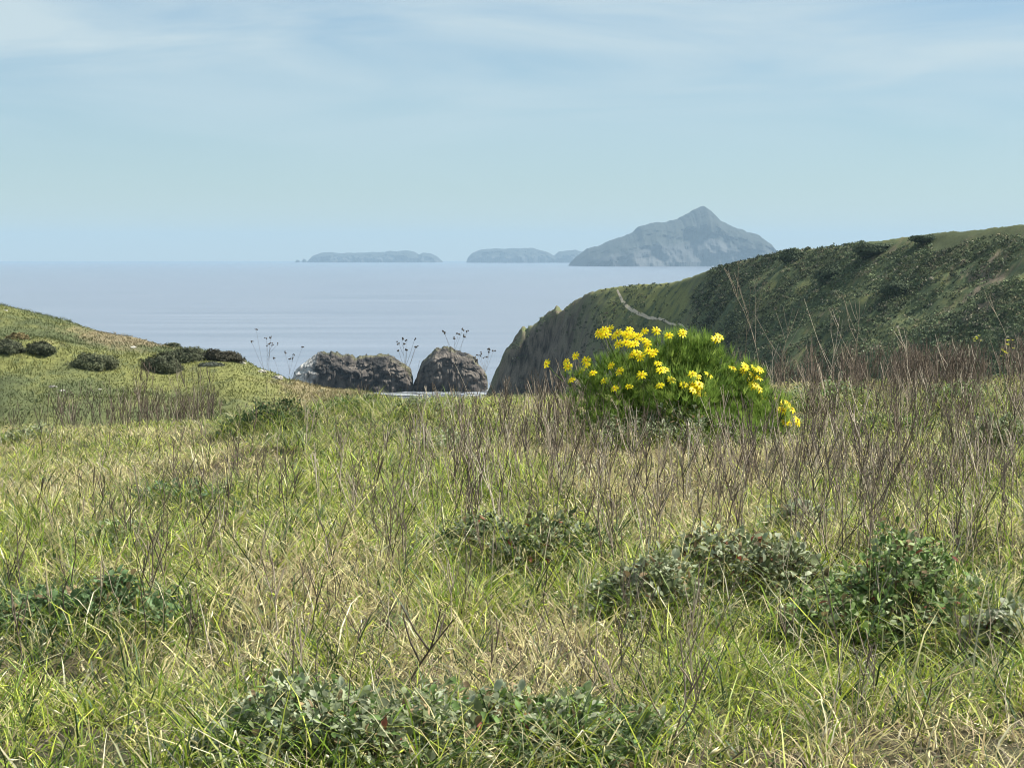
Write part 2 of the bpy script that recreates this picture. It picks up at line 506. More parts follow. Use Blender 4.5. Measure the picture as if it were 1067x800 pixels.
tag(ridge_rock('island', li, 21500, 500, 273, M_isle, isle_col, 160, 40, .5, .06, seed=19, jag=1.2), 'long low hazy island at the left end of the island chain', kind='structure')
for k, (pr, lab) in enumerate([([(308, 273), (309.5, 270.5), (311.5, 271), (313.5, 273)], 'tiny rock islet leftmost of the far islands'),
                               ([(314.5, 273), (316.5, 269.6), (318.5, 270), (320.5, 273)], 'tiny pointed rock islet beside the left end of the long low island')]):
    o = ridge_rock('rock_islet', pr, 21500, 30, 273, M_isle, isle_col, 20, 14, .6, .06, seed=31 + k)
    tag(o, lab, 'rock islet', 'tiny islets off the far islands')


def stack_col(X, Y, Z, H, px):
    n_ = fbm(X / 3, Z / 3 + Y / 3, 5, 5); n2_ = fbm(X / 9, Z / 9 + Y / 9, 15, 3)
    rg = .5 * (ridged(X / 2.2, Z / 1.6 + Y / 3, 25, 4) - .55) + .7 * (ridged(X * .06 + Z * .1, Z * .75 + X * .12, 27, 3) - .55)
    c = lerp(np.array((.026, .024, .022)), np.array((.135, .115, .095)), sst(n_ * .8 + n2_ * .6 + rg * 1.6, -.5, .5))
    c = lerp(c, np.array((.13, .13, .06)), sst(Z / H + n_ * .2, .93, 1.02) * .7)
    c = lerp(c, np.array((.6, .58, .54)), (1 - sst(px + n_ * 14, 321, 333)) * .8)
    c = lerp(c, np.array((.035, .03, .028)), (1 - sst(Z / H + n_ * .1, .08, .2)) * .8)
    return c


s1 = [(300, 411), (303, 396), (308, 386), (315, 380), (323, 373), (332, 368.5), (342, 367), (352, 367.5), (362, 371), (372, 371.5), (385, 370.5), (398, 370.2), (408, 371), (414, 374.5), (419, 380), (424, 385), (428, 395), (430, 411)]
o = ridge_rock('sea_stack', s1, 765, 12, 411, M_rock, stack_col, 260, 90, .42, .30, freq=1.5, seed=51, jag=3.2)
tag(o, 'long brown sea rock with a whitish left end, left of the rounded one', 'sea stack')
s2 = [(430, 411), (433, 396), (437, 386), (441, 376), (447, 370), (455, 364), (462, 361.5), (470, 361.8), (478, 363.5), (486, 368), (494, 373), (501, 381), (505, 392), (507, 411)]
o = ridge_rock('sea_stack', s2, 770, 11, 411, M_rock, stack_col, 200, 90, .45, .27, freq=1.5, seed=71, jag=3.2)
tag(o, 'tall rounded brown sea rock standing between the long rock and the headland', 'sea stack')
# white surf round the rocks
A = Acc()
for (p0, p1, y0, y1, nb) in [(300, 432, 735, 775, 70), (425, 520, 735, 780, 60), (470, 520, 700, 735, 14)]:
    for k in range(nb):
        yy = U(y0, y1); xx = (U(p0, p1) - CX) / F * yy; r0 = U(.8, 3.2); r1 = r0 * U(.8, 2)
        a = np.linspace(0, 2 * math.pi, 15)[:-1]
        rr = 1 + .35 * rng.standard_normal(14)
        v = np.stack([xx + np.cos(a) * r0 * rr * 1.6, yy + np.sin(a) * r1 * rr, np.full(14, SEA + .05 + .004 * k)], 1)
        A.add(v, [tuple(range(14))], np.array((.27, .29, .31)) * U(.4, 1.3))
tag(link('sea_foam', A.mesh('sea_foam', M_soil)), kind='stuff')

# ------------------------------------------------------------------ shrubs on the hills
def ico(sub):
    t = (1 + 5 ** .5) / 2
    v = np.array([(-1, t, 0), (1, t, 0), (-1, -t, 0), (1, -t, 0), (0, -1, t), (0, 1, t), (0, -1, -t), (0, 1, -t), (t, 0, -1), (t, 0, 1), (-t, 0, -1), (-t, 0, 1)], float)
    v /= np.linalg.norm(v[0])
    f = [(0, 11, 5), (0, 5, 1), (0, 1, 7), (0, 7, 10), (0, 10, 11), (1, 5, 9), (5, 11, 4), (11, 10, 2), (10, 7, 6), (7, 1, 8), (3, 9, 4), (3, 4, 2), (3, 2, 6), (3, 6, 8), (3, 8, 9), (4, 9, 5), (2, 4, 11), (6, 2, 10), (8, 6, 7), (9, 8, 1)]
    v = [tuple(a) for a in v]
    for _ in range(sub):
        cache = {}; nf = []
        def mid(a, b):
            k = (min(a, b), max(a, b))
            if k not in cache:
                m_ = (np.array(v[a]) + np.array(v[b])); m_ /= np.linalg.norm(m_)
                cache[k] = len(v); v.append(tuple(m_))
            return cache[k]
        for a, b, c in f:
            x, y_, z = mid(a, b), mid(b, c), mid(c, a)
            nf += [(a, x, z), (b, y_, x), (c, z, y_), (x, y_, z)]
        f = nf
    return np.array(v), np.array(f)


IV1, IF1 = ico(1)
IV2, IF2 = ico(2)
IV3, IF3 = ico(3)


def rand_dirs(n):
    v = rng.standard_normal((n, 3)); return v / np.linalg.norm(v, axis=1)[:, None]


def leaf_quads(P, N, Lg, Wd, spin=None):
    """flat pointed leaves: base at P, facing N"""
    n_ = len(P)
    t = rand_dirs(n_); a = np.cross(N, t); a /= np.linalg.norm(a, axis=1)[:, None] + 1e-9
    b = np.cross(N, a)
    Lg = np.broadcast_to(Lg, n_)[:, None]; Wd = np.broadcast_to(Wd, n_)[:, None]
    v = np.stack([P, P + a * Lg * .5 + b * Wd * .5, P + a * Lg, P + a * Lg * .5 - b * Wd * .5], 1)
    i = np.arange(n_)[:, None] * 4
    return v.reshape(-1, 3), i + np.arange(4)[None]


# scattered low scrub on the dark right-hand hill (uncountable)
N = 34000
px_ = U(530, 1300, N); qq = U(0, 1, N) ** 1.05 * 100
yc_ = np.interp(px_, *RD); y_ = yc_ - qq; x_ = (px_ - CX) / F * y_
_h_, _b_, _l_, _r_, _p_, _, _, _ = ground(x_, y_, True)
dn = fbm(x_ * .07, y_ * .07, 201, 3)
ok = (_r_ >= _b_) & ((px_ > 722) | (U(0, 1, N) < .26)) & ~((px_ > 900) & (qq < 10 + 10 * dn)) & (dn + U(-.4, .4, N) > -.25) & (fbm(x_ * .09, y_ * .05, 231, 3) + U(-.15, .15, N) > -.22)
x_, y_, z_, px_ = x_[ok], y_[ok], _h_[ok], px_[ok]
n_ = len(x_)
sz = U(.35, .95, n_) * (1 + .7 * (U(0, 1, n_) < .08)) * np.where((yc_[ok] - y_) < 3, .6, 1)
per = 15
pal = 1.25 * np.array([(.05, .062, .033), (.065, .082, .038), (.085, .105, .05), (.115, .105, .062), (.075, .09, .055), (.17, .155, .11)])
ci = rng.choice(6, n_, p=[.30, .30, .17, .09, .11, .03])
pt = .75 + .7 * sst(fbm(x_ * .05, y_ * .03, 211, 3) + .5 * fbm(x_ * .22, y_ * .15, 213, 3), -.35, .45)
cb = pal[ci] * (U(.8, 1.2, n_) * pt)[:, None]
ix = np.repeat(np.arange(n_), per); m_ = len(ix)
D = rand_dirs(m_); D[:, 2] = np.abs(D[:, 2])
Pp = np.stack([x_, y_, z_ - .05], 1)[ix] + D * sz[ix][:, None] * np.array([1.1, 1.1, .75]) * U(.55, 1.05, m_)[:, None]
v, f = leaf_quads(Pp, D + rand_dirs(m_) * .55, U(.22, .5, m_), U(.18, .38, m_))
A = Acc(); A.add(v, f, np.repeat(cb[ix] * U(.75, 1.3, m_)[:, None], 4, 0))
tag(link('hillside_scrub', A.mesh('hillside_scrub', M_scrub, True)), kind='stuff')


def bush(px, py, wpx, hpx, label, c, y0=60, dens=1.0, group='dark bushes on the hills', name='round_bush', ymax=700):
    bx_, by_, bz_ = hit(px, py, y0, ymax)
    mpp = by_ / F
    rx, rz_ = wpx / 2 * mpp * 1.08, hpx * mpp * .9
    ry = rx * .8
    root = empty(name, (bx_, by_, bz_ - .05))
    tag(root, label, 'bush', group)
    A = Acc()
    c = np.array(c)
    nl = int(5200 * dens)
    D = rand_dirs(nl); D[:, 2] = np.abs(D[:, 2])
    sd_ = rng.integers(1000)
    lump = 1 + .6 * fbm(D[:, 0] * 2.6 + 5, D[:, 1] * 2.6 + D[:, 2] * 2.2, sd_, 4)
    Pp = D * lump[:, None] * np.array([rx, ry, rz_]) * U(.84, 1.14, nl)[:, None]
    ls = max(.05, 1.5 * mpp)
    v, f = leaf_quads(Pp, (D + rand_dirs(nl) * .7), U(.9, 1.8, nl) * ls, U(.6, 1.1, nl) * ls)
    A.add(v, f, np.repeat(c[None] * U(.65, 1.4, nl)[:, None], 4, 0))
    core = IV3.copy(); lump = 1 + .6 * fbm(core[:, 0] * 2.6 + 5, core[:, 1] * 2.6 + np.abs(core[:, 2]) * 2.2, sd_, 4)
    A.add(core * lump[:, None] * np.array([rx, ry, rz_]) * .88, IF3, c)
    o = link('foliage', A.mesh('foliage', M_scrub), root)
    T = Acc()
    for k in range(5):
        a = U(0, 6.28); tube(T, [(0, 0, -.1), (math.cos(a) * rx * .35, math.sin(a) * ry * .35, rz_ * .75)], [.05, .02], (.12, .10, .08))
    link('stem', T.mesh('stem', M_stalk), root)
    return root


def tube(A, pts, rad, c, sides=3):
    pts = np.asarray(pts, float); n_ = len(pts)
    d_ = np.gradient(pts, axis=0); d_ /= np.linalg.norm(d_, axis=1)[:, None] + 1e-9
    up = np.array([.31, .17, .93]) if abs(d_[0][2]) < .9 else np.array([1., .2, 0])
    a = np.cross(d_, up); a /= np.linalg.norm(a, axis=1)[:, None] + 1e-9
    b_ = np.cross(d_, a)
    th = np.arange(sides) / sides * 2 * math.pi
    ringv = pts[:, None, :] + (np.cos(th)[None, :, None] * a[:, None, :] + np.sin(th)[None, :, None] * b_[:, None, :]) * np.asarray(rad)[:, None, None]
    i = np.arange(n_ * sides).reshape(n_, sides)
    j = np.roll(i, -1, 1)
    f = np.stack([i[:-1], j[:-1], j[1:], i[1:]], -1).reshape(-1, 4)
    A.add(ringv.reshape(-1, 3), f, c)


DK = (.08, .088, .05); OL = (.11, .12, .065)
bush(6, 366, 30, 12, 'small dark oval bush cut by the left edge of the photo on the green hill', DK)
bush(43, 366, 26, 9, 'small dark flat bush second from the left on the green hill', DK)
bush(98, 383, 42, 15, 'broad olive bush alone in the middle of the green left hill', OL)
bush(170, 386, 36, 17, 'near dark round bush at the left end of the row on the green hill', DK)
bush(196, 376, 42, 13, 'wide dark bush in the middle of the row on the green hill', DK)
bush(231, 375, 34, 10, 'low dark bush at the right end of the row on the green hill', (.055, .052, .035))
bush(179, 361.5, 15, 4, 'little dark bush on the skyline above the row on the left hill', DK, dens=.3)
bush(220, 381, 20, 4, 'small grey-green low bush below the right end of the row', (.12, .13, .10), dens=.3)
bush(18, 354, 18, 7, 'small orange-brown bush up the slope at the left edge', (.17, .135, .06), dens=.5)
bush(82, 335.5, 14, 3, 'tiny dark bush low on the upper skyline of the left hill', DK, dens=.25)
bush(828, 270, 24, 10, 'dark rounded bush on the skyline of the right hill, next to the far peak', (.06, .08, .042), 150, .6)
bush(967, 250, 30, 4, 'dark flat bush on the skyline high up the right hill', (.06, .08, .042), 150, .5)
bush(870, 290, 34, 12, 'large dark bush below the skyline in the middle of the right hill', (.06, .08, .042), 150, .7)
bush(915, 262, 40, 7, 'long dark bush just under the skyline of the right hill', (.06, .08, .042), 150, .7)
bush(935, 304, 34, 10, 'dark sprawling bush halfway down the right hill', (.06, .08, .042), 150, .7)

# pale stones on the left hill
def stone(px, py, wpx, label, c=(.62, .58, .5), y0=60):
    x, y, z = hit(px, py, y0); mpp = y / F; r = wpx / 2 * mpp
    V = IV2 * (1 + .25 * U(-1, 1, len(IV2)))[:, None] * np.array([r, r * .7, r * .45])
    A = Acc(); A.add(V, IF2, c)
    o = link('pale_stone', A.mesh('pale_stone', M_rock)); o.location = (x, y, z + r * .1); o.rotation_euler = (0, 0, U(-.5, .5))
    tag(o, label, 'stone', 'pale stones on the left hill')


stone(139, 362.5, 6, 'small white stone on the dry patch below the skyline of the left hill')
stone(6, 324, 5, 'small pale stone near the top left of the green hill')
stone(273, 388, 9, 'whitish slab at the right end of the green hill, upper of two')
stone(289, 395, 12, 'longer whitish slab at the right end of the green hill, lower of two')
stone(252, 379, 8, 'pale stone at the foot of the bush row on the left hill')
stone(55, 404, 9, 'white stone among the dead stalks low on the left hill')
stone(65, 408, 7, 'small white stone right beside the white one low on the left hill')
stone(104, 406, 4, 'tiny white stone low on the left hill, right of the dead stalk thicket')

# ------------------------------------------------------------------ grass
BLOBS = [  # px, py, rx, ry, greenness, height factor, dark
    (450, 525, 90, 30, 1.0, 1.2, 0), (545, 510, 40, 25, 1.0, 1.1, 0), (750, 720, 120, 70, .9, 1.25, 0), (940, 700, 110, 50, 1.0, 1.25, .1),
    (480, 630, 70, 50, .9, 1.2, 0), (10, 590, 30, 40, .9, 1.1, 0), (90, 760, 130, 60, .5, 1.0, 0), (1000, 560, 60, 40, .3, 1, 0),
    (290, 440, 60, 22, .8, 1.3, 1.0), (60, 660, 90, 35, .6, 1.1, .9), (400, 440, 60, 22, .7, 1.2, .3), (190, 520, 50, 22, .4, 1, .7),
    (120, 490, 170, 30, -.7, 1.0, 0), (310, 620, 90, 50, -.8, 1.0, 0), (230, 560, 120, 30, -.5, 1, 0), (400, 580, 60, 40, -.6, 1.1, 0),
    (620, 520, 80, 40, -.5, .9, 0), (800, 480, 120, 40, -.5, .9, .1), (600, 700, 80, 40, -.3, .9, 0), (900, 780, 120, 30, -.3, 1.1, 0),
    (130, 470, 60, 16, .2, 1, 0), (30, 450, 60, 10, -.4, .5, 0), (1000, 470, 90, 30, .1, .9, .2), (450, 780, 220, 50, .2, .8, .2),
    (330, 680, 60, 50, .7, 1.1, 0), (930, 430, 140, 22, .1, .8, .4)]


def field(x, y):
    px, py = to_px(x, y, ground(x, y))
    g = fbm(x * .7, y * .45, 301, 4) * 1.9 - .05
    hf = 1 + .7 * fbm(x * .9, y * .9, 311, 3)
    dk = np.zeros_like(g)
    for (a, b, rx, ry, gg, hh, dd) in BLOBS:
        e = np.exp(-(((px - a) / rx) ** 2 + ((py - b) / ry) ** 2))
        g = g + (1.5 if gg > 0 else 1.1) * gg * e; hf = hf * (1 + (hh - 1) * e); dk = np.maximum(dk, dd * e)
    return g, hf, dk, px, py


def blades(name, x, y, Lg, th0, kap, phi, wid, psi, colb, colt, prof=(1, .95, .6), sink=.01, zoff=0.0, mat_=None):
    n_ = len(x)
    z = ground(x, y) - sink + zoff
    K = 3
    Pn = [np.stack([x, y, z], 1)]
    for k in range(K):
        th = th0 + kap * (k + .35) / K
        sg = Lg / K
        Pn.append(Pn[-1] + np.stack([np.sin(th) * np.cos(phi), np.sin(th) * np.sin(phi), np.cos(th)], 1) * sg[:, None])
    side = np.stack([np.cos(psi), np.sin(psi), np.zeros(n_)], 1)
    vs = []; cs = []
    for k in range(K):
        o = side * (wid * prof[k] * .5)[:, None]
        vs += [Pn[k] - o, Pn[k] + o]
        cmix = colb + (colt - colb) * (k / K)
        cs += [cmix, cmix]
    vs.append(Pn[K]); cs.append(colt)
    V = np.stack(vs, 1).reshape(-1, 3); C_ = np.stack(cs, 1).reshape(-1, 3)
    i = (np.arange(n_) * 7)[:, None]
    pat = np.array([0, 1, 3, 2, 2, 3, 5, 4, 4, 5, 6])
    loops = (i + pat[None]).ravel()
    starts = ((np.arange(n_) * 11)[:, None] + np.array([0, 4, 8])[None]).ravel()
    totals = np.tile(np.array([4, 4, 3]), n_)
    me = new_mesh(name, V, loops, starts, totals, mat_ or M_grass, C_, True)
    return tag(link(name, me), kind='stuff')


def scatter(n_, y0=4.6, y1=31, k=.285, c=.9, falloff=.45):
    """points over the visible foreground, thinning out with distance"""
    out = []
    tot = 0
    while tot < n_:
        y = y0 + (y1 - y0) * U(0, 1, n_) ** .75
        x = U(-1, 1, n_) * (k * y + c)
        wgt = (k * y + c) / (k * y1 + c) * (y0 / y) ** falloff * 2.6 * (y / y1) ** -.35
        ok = (U(0, 1, n_) < np.clip(wgt, 0, 1)) & (U(0, 1, n_) > np.clip((pit(x, y) - .03) * 14, 0, .85))
        out.append(np.stack([x[ok], y[ok]], 1)); tot += ok.sum()
    return np.concatenate(out)[:n_]


LUSH = np.array((.21, .32, .035)); YEL = np.array((.46, .52, .07)); DG = np.array((.04, .075, .022)); BLU = np.array((.10, .16, .07))
STRAW = np.array((.68, .60, .30)); TANB = np.array((.46, .36, .20)); GREYB = np.array((.24, .19, .14)); PALE = np.array((.80, .75, .52))


def pick(tabs, pr, n_):
    """choose a colour per blade from weights (n x k)"""
    pr = pr / pr.sum(1, keepdims=True); cs = np.cumsum(pr, 1)
    r_ = U(0, 1, n_)[:, None]
    i = (r_ > cs).sum(1)
    return np.array(tabs)[np.clip(i, 0, len(tabs) - 1)]


def grass_layer(name, ntuft, per, Lr, Wr, th, kp, green_bias, short_far=True):
    T = scatter(ntuft)
    g, hf, dk, px, py = field(T[:, 0], T[:, 1])
    tl = U(.6, 1.35, ntuft) * hf * (1 + .55 * fbm(T[:, 0] * 2.6, T[:, 1] * 1.6, 331, 2))
    lean = U(0, 2 * math.pi, ntuft)
    rep = rng.integers(per[0], per[1], ntuft)
    ix = np.repeat(np.arange(ntuft), rep); n_ = len(ix)
    r_ = np.abs(rng.standard_normal(n_)) * .045; a = U(0, 2 * math.pi, n_)
    x = T[ix, 0] + r_ * np.cos(a); y = T[ix, 1] + r_ * np.sin(a)
    gg = g[ix] + green_bias + rng.standard_normal(n_) * .35
    dkk = dk[ix]
    s = sst(gg, -.75, .75)
    pr = np.stack([s * .8, s * .7, (.36 + dkk * 2.2) * np.ones(n_) * (.3 + s), .18 * np.ones(n_) + dkk, (1 - s) * 1.0 + .12, (1 - s) * .55 + .04, (1 - s) * .25 + .04, .06 + .1 * (1 - s)], 1)
    c = pick([LUSH, YEL, DG, BLU, STRAW, TANB, GREYB, PALE], pr, n_) * (U(.5, 1.5, n_) * (1 - .3 * dkk) )[:, None]
    tip = c * (1 + .15 * U(-1, 1, n_))[:, None]
    dry = (U(0, 1, n_) < .3)[:, None]
    tip = np.where(dry, c * .4 + STRAW * .6, tip)
    Lg = U(*Lr, n_) * tl[ix] * np.interp(y, [16, 25], [1, .62])
    phi = np.where(U(0, 1, n_) < .6, lean[ix] + rng.standard_normal(n_) * .7, a)
    wid = U(*Wr, n_) * np.interp(y, [5, 12, 30], [1, 1.15, 1.5])
    return blades(name, x, y, Lg, U(*th, n_), U(*kp, n_), phi, wid, U(0, math.pi, n_), c * .8, tip)


grass_layer('grass', 30000, (11, 19), (.08, .24), (.003, .0085), (.05, .95), (.5, 2.6), .38)
grass_layer('long_grass', 3400, (4, 10), (.2, .36), (.004, .008), (.0, .4), (.8, 2.6), .5)
# thatch of fallen straw close to the soil
T = scatter(52000); n_ = len(T)
g, hf, dk, px, py = field(T[:, 0], T[:, 1])
c = pick([STRAW, TANB, GREYB, DG], np.stack([np.full(n_, .4), np.full(n_, .35), np.full(n_, .35), .1 + dk], 1), n_) * U(.6, 1.2, n_)[:, None]
blades('fallen_straw', T[:, 0], T[:, 1], U(.08, .22, n_), U(.8, 1.4, n_), U(-.2, .6, n_), U(0, 6.28, n_), U(.004, .007, n_), U(0, 3.14, n_), c, c, sink=-.01)
# drooping seed spikes: pale spindle-shaped heads on thin culms
T = scatter(12000); n_ = len(T)
g, hf, dk, px, py = field(T[:, 0], T[:, 1])
kz = (g + rng.standard_normal(n_) * .4) < .9
T = T[kz]; g = g[kz]; n_ = len(T)
Lg = U(.12, .28, n_) * np.interp(T[:, 1], [14, 24], [1, .6]); th0 = U(.1, .8, n_); kap = U(.6, 2.2, n_); phi = U(0, 6.28, n_)
c = pick([STRAW, YEL * 1.1, TANB], np.tile([.5, .3, .2], (n_, 1)), n_) * U(.8, 1.2, n_)[:, None]
blades('grass_culms', T[:, 0], T[:, 1], Lg, th0, kap, phi, np.full(n_, .0025), U(0, 3.14, n_), c, c)
K = 3; Pn = np.stack([T[:, 0], T[:, 1], ground(T[:, 0], T[:, 1]) - .01], 1)
for k in range(K):
    th = th0 + kap * (k + .35) / K
    Dv = np.stack([np.sin(th) * np.cos(phi), np.sin(th) * np.sin(phi), np.cos(th)], 1)
    Pn = Pn + Dv * (Lg / K)[:, None]
th = th0 + kap * 1.15
Dv = np.stack([np.sin(th) * np.cos(phi), np.sin(th) * np.sin(phi), np.cos(th)], 1)
hl = U(.03, .065, n_)[:, None]; hw = U(.006, .011, n_)[:, None]
A1 = np.cross(Dv, rand_dirs(n_)); A1 /= np.linalg.norm(A1, axis=1)[:, None]; A2 = np.cross(Dv, A1)
P0 = Pn - Dv * hl * .3
v = np.stack([P0, P0 + Dv * hl * .4 + A1 * hw * .5, P0 + Dv * hl * .4 + A2 * hw * .5, P0 + Dv * hl * .4 - A1 * hw * .5, P0 + Dv * hl * .4 - A2 * hw * .5, P0 + Dv * hl], 1)
i = (np.arange(n_) * 6)[:, None, None]
f = (i + np.array([(0, 1, 2), (0, 2, 3), (0, 3, 4), (0, 4, 1), (5, 2, 1), (5, 3, 2), (5, 4, 3), (5, 1, 4)])[None]).reshape(-1, 3)
A = Acc(); A.add(v.reshape(-1, 3), f, np.repeat(pick([STRAW, PALE, YEL * 1.3], np.tile([.5, .3, .25], (n_, 1)), n_) * U(.8, 1.15, n_)[:, None], 6, 0))
tag(link('grass_seed_heads', A.mesh('grass_seed_heads', M_grass, True)), kind='stuff')
# short turf on the left hill
N = 60000
px_ = U(-120, 470, N); yc_ = np.interp(px_, *LD); y_ = yc_ - U(-2, 62, N); x_ = (px_ - CX) / F * y_
_h_, _b_, _l_, _r_, _, _, _, _ = ground(x_, y_, True)
ok = _l_ >= _b_
x_, y_ = x_[ok], y_[ok]; n_ = len(x_)
hh_, b1, l1, r1, p1, qa, qb, rk = ground(x_, y_, True)
_, py1 = to_px(x_, y_, hh_)
c = terrain_color(x_, y_, hh_, b1, l1, r1, p1, qa, qb, rk, py1) * U(.85, 1.2, n_)[:, None]
blades('hillside_turf', x_, y_, U(.06, .2, n_) * (1 + .8 * (fbm(x_ * .4, y_ * .4, 5, 3) > .15)), U(0, .9, n_), U(.2, 1.4, n_), U(0, 6.28, n_), U(.03, .06, n_), U(-.5, .5, n_), c * 1.12, c * 1.25)

# ------------------------------------------------------------------ low leafy clumps
CLUMPS = []


def leafy_clump(px, py, wpx, hpx, label, tones, nros, lsize=.035, red=.03, name='leafy_plant', cat='low plant', group='low grey-green leafy plants in the grass', ymax=40, depth=.8):
    x, y, z = hit(px, py, 3, ymax); mpp = y / F
    rx, rz_ = wpx / 2 * mpp, hpx * mpp
    ry = max(rx * depth, .12)
    root = empty(name, (x, y + ry * .5, z)); tag(root, label, cat, group)
    cx_, cy_ = x, y + ry * .5
    A = Acc(); S = Acc()
    CLUMPS.append((cx_, cy_, rx, ry, rz_, y))
    k = int(nros * 1.35)
    a = U(0, 2 * math.pi, k); rr = np.sqrt(U(0, 1, k))
    lx = rr * np.cos(a) * rx * 1.25; ly = rr * np.sin(a) * ry * 1.25
    sd_ = rng.integers(999)
    ok = (fbm(lx * 5, ly * 5, sd_ + 50, 3) + .30 - .55 * rr ** 3) > 0
    lx, ly, rr = lx[ok], ly[ok], rr[ok]; k = len(lx); rr = np.minimum(rr, 1)
    top = rz_ * np.clip(1 - rr ** 2, .02, 1) ** .55 * (1 + .7 * fbm(lx * 5, ly * 5, sd_, 3)) * .8
    hz = top * (1 - .55 * U(0, 1, k) ** 1.6)
    gz = ground(cx_ + lx, cy_ + ly) - z
    tip = np.stack([lx, ly, gz + hz], 1)
    for q_ in range(0, k, 4):
        tube(S, [(lx[q_] * .02, ly[q_] * .02, -.04), (lx[q_] * .6, ly[q_] * .6, gz[q_] + .005), (lx[q_] * .85, ly[q_] * .85, gz[q_] + hz[q_] * .6), tip[q_]], [.006, .004, .003, .002], (.12, .09, .06))
    nl = rng.integers(5, 9, k); ix = np.repeat(np.arange(k), nl); n_ = len(ix)
    out = np.stack([lx / rx, ly / ry, np.full(k, .9)], 1); out /= np.linalg.norm(out, axis=1)[:, None]
    d_ = rand_dirs(n_) + out[ix] * .65; d_ /= np.linalg.norm(d_, axis=1)[:, None]
    Lf = U(.45, 1.5, n_)[:, None] * lsize
    sidev = np.cross(d_, rand_dirs(n_) * .5 + np.array([0, 0, 1.])); sidev /= np.linalg.norm(sidev, axis=1)[:, None] + 1e-9
    nrm = np.cross(sidev, d_)
    Wf = Lf * U(.35, .6, n_)[:, None]
    B = tip[ix] + rng.standard_normal((n_, 3)) * lsize * .6
    v = np.stack([B, B + d_ * Lf * .4 + sidev * Wf * .5 + nrm * Wf * .18, B + d_ * Lf * .78 + sidev * Wf * .42 + nrm * Wf * .1, B + d_ * Lf - nrm * Lf * .15,
                  B + d_ * Lf * .78 - sidev * Wf * .42 + nrm * Wf * .1, B + d_ * Lf * .4 - sidev * Wf * .5 + nrm * Wf * .18, B + d_ * Lf * .45, B + d_ * Lf * .8], 1)
    i = (np.arange(n_) * 8)[:, None, None]
    f4 = (i + np.array([(1, 2, 7, 6), (6, 7, 4, 5)])[None]).reshape(-1, 4)
    f3 = (i + np.array([(0, 1, 6), (0, 6, 5), (2, 3, 7), (7, 3, 4)])[None]).reshape(-1, 3)
    cc = np.array(tones)[rng.integers(len(tones), size=n_)] * U(.75, 1.3, n_)[:, None]
    bd = U(0, 1, n_) < .07
    cc[bd] = np.array((.3, .22, .12)) * U(.5, 1.3, bd.sum())[:, None]
    rd = U(0, 1, n_) < red * .35
    cc[rd] = np.array((.24, .08, .05)) * U(.6, 1.3, rd.sum())[:, None]
    cc = np.repeat(cc, 8, 0)
    A.add(v.reshape(-1, 3), f4, cc)
    A.l.append(f3.ravel()); A.t.append(np.full(len(f3), 3)); A.m.append(np.zeros(len(f3), int))
    link('leaves', A.mesh('leaves', M_leaf, True), root)
    link('stem', S.mesh('stem', M_stalk), root)
    return root


SG = [(.20, .23, .12), (.27, .31, .18), (.15, .18, .08), (.36, .39, .26)]
GR = [(.13, .21, .06), (.2, .29, .09), (.1, .16, .05), (.27, .33, .15)]
DKG = [(.06, .09, .035), (.09, .13, .05), (.05, .07, .03)]
SLV = [(.36, .38, .28), (.28, .3, .21), (.2, .22, .14)]
leafy_clump(400, 806, 380, 92, 'widest grey-green leafy plant, cut by the bottom edge left of centre', SG + GR[:1], 1000, .034, .015)
leafy_clump(575, 806, 230, 78, 'mixed green and grey leafy plant at the bottom edge just right of centre', SG + GR, 520, .034, .03)
leafy_clump(685, 648, 140, 66, 'grey leafy plant with dry lower twigs, left half of the pair in the middle right', SG, 420, .038, .03)
leafy_clump(775, 640, 160, 88, 'tallest grey-green leafy plant with a few red leaves, right of the grey twiggy one', SG + SG + [(.12, .1, .06)], 520, .04, .045)
leafy_clump(930, 690, 220, 105, 'bright green and silvery leafy plant at the right with a pale leaf on top', GR + SG[1:2], 800, .037, .025)
leafy_clump(1050, 690, 90, 46, 'silver-grey leafy plant cut by the right edge beside tall grass', SLV + SG, 220, .045, .02)
leafy_clump(65, 672, 210, 62, 'blue-green feathery plant half buried in long grass at the left edge', [(.12, .2, .08), (.16, .24, .11), (.09, .14, .06)], 520, .04, 0)
leafy_clump(190, 530, 90, 26, 'blue-green low plant in the straw left of centre', [(.13, .2, .10), (.17, .24, .13), (.09, .14, .07)], 150, .035, 0)
leafy_clump(535, 592, 190, 58, 'dark leafy plant with red leaves below the bright green tuft in the middle', DKG + SG, 420, .036, .05)
leafy_clump(250, 790, 70, 24, 'small silver plant beside the widest grey-green leafy plant', SLV, 90, .04, 0)
leafy_clump(282, 452, 95, 34, 'dark green tussock plant on the crest of the meadow left of centre', [(.045, .08, .03), (.07, .11, .04), (.035, .06, .025)], 460, .035, 0)
leafy_clump(75, 442, 60, 24, 'silver-leaved plant at the foot of the dead stalk thicket on the left', SLV + DKG[:1], 240, .04, .03)
leafy_clump(25, 462, 55, 16, 'small sage-coloured plant near the bare soil at the left edge', SG, 140, .04, 0)
leafy_clump(1045, 468, 60, 38, 'grey-green leafy plant on the slope at the right edge under the small mustard flowers', SG, 260, .045, 0)
leafy_clump(700, 470, 150, 44, 'sage-green leafy plant growing at the foot of the yellow-flowered bush', SG + SG + DKG[:1], 420, .045, .01)
leafy_clump(958, 392, 26, 18, 'little white-leaved plant among dead stalks on the crest at the right', [(.5, .52, .46), (.35, .38, .3)], 60, .05, 0)
leafy_clump(470, 478, 90, 26, 'thin grey leafy plant among pale stems in the middle of the meadow', SG, 180, .04, .01)
leafy_clump(110, 570, 90, 18, 'flat grey-green plant in the left meadow above the blue-green one', SG + GR, 140, .035, .02)
leafy_clump(830, 560, 80, 30, 'pale silvery plant right behind the tallest grey-green leafy plant', SLV + SG, 160, .045, 0)

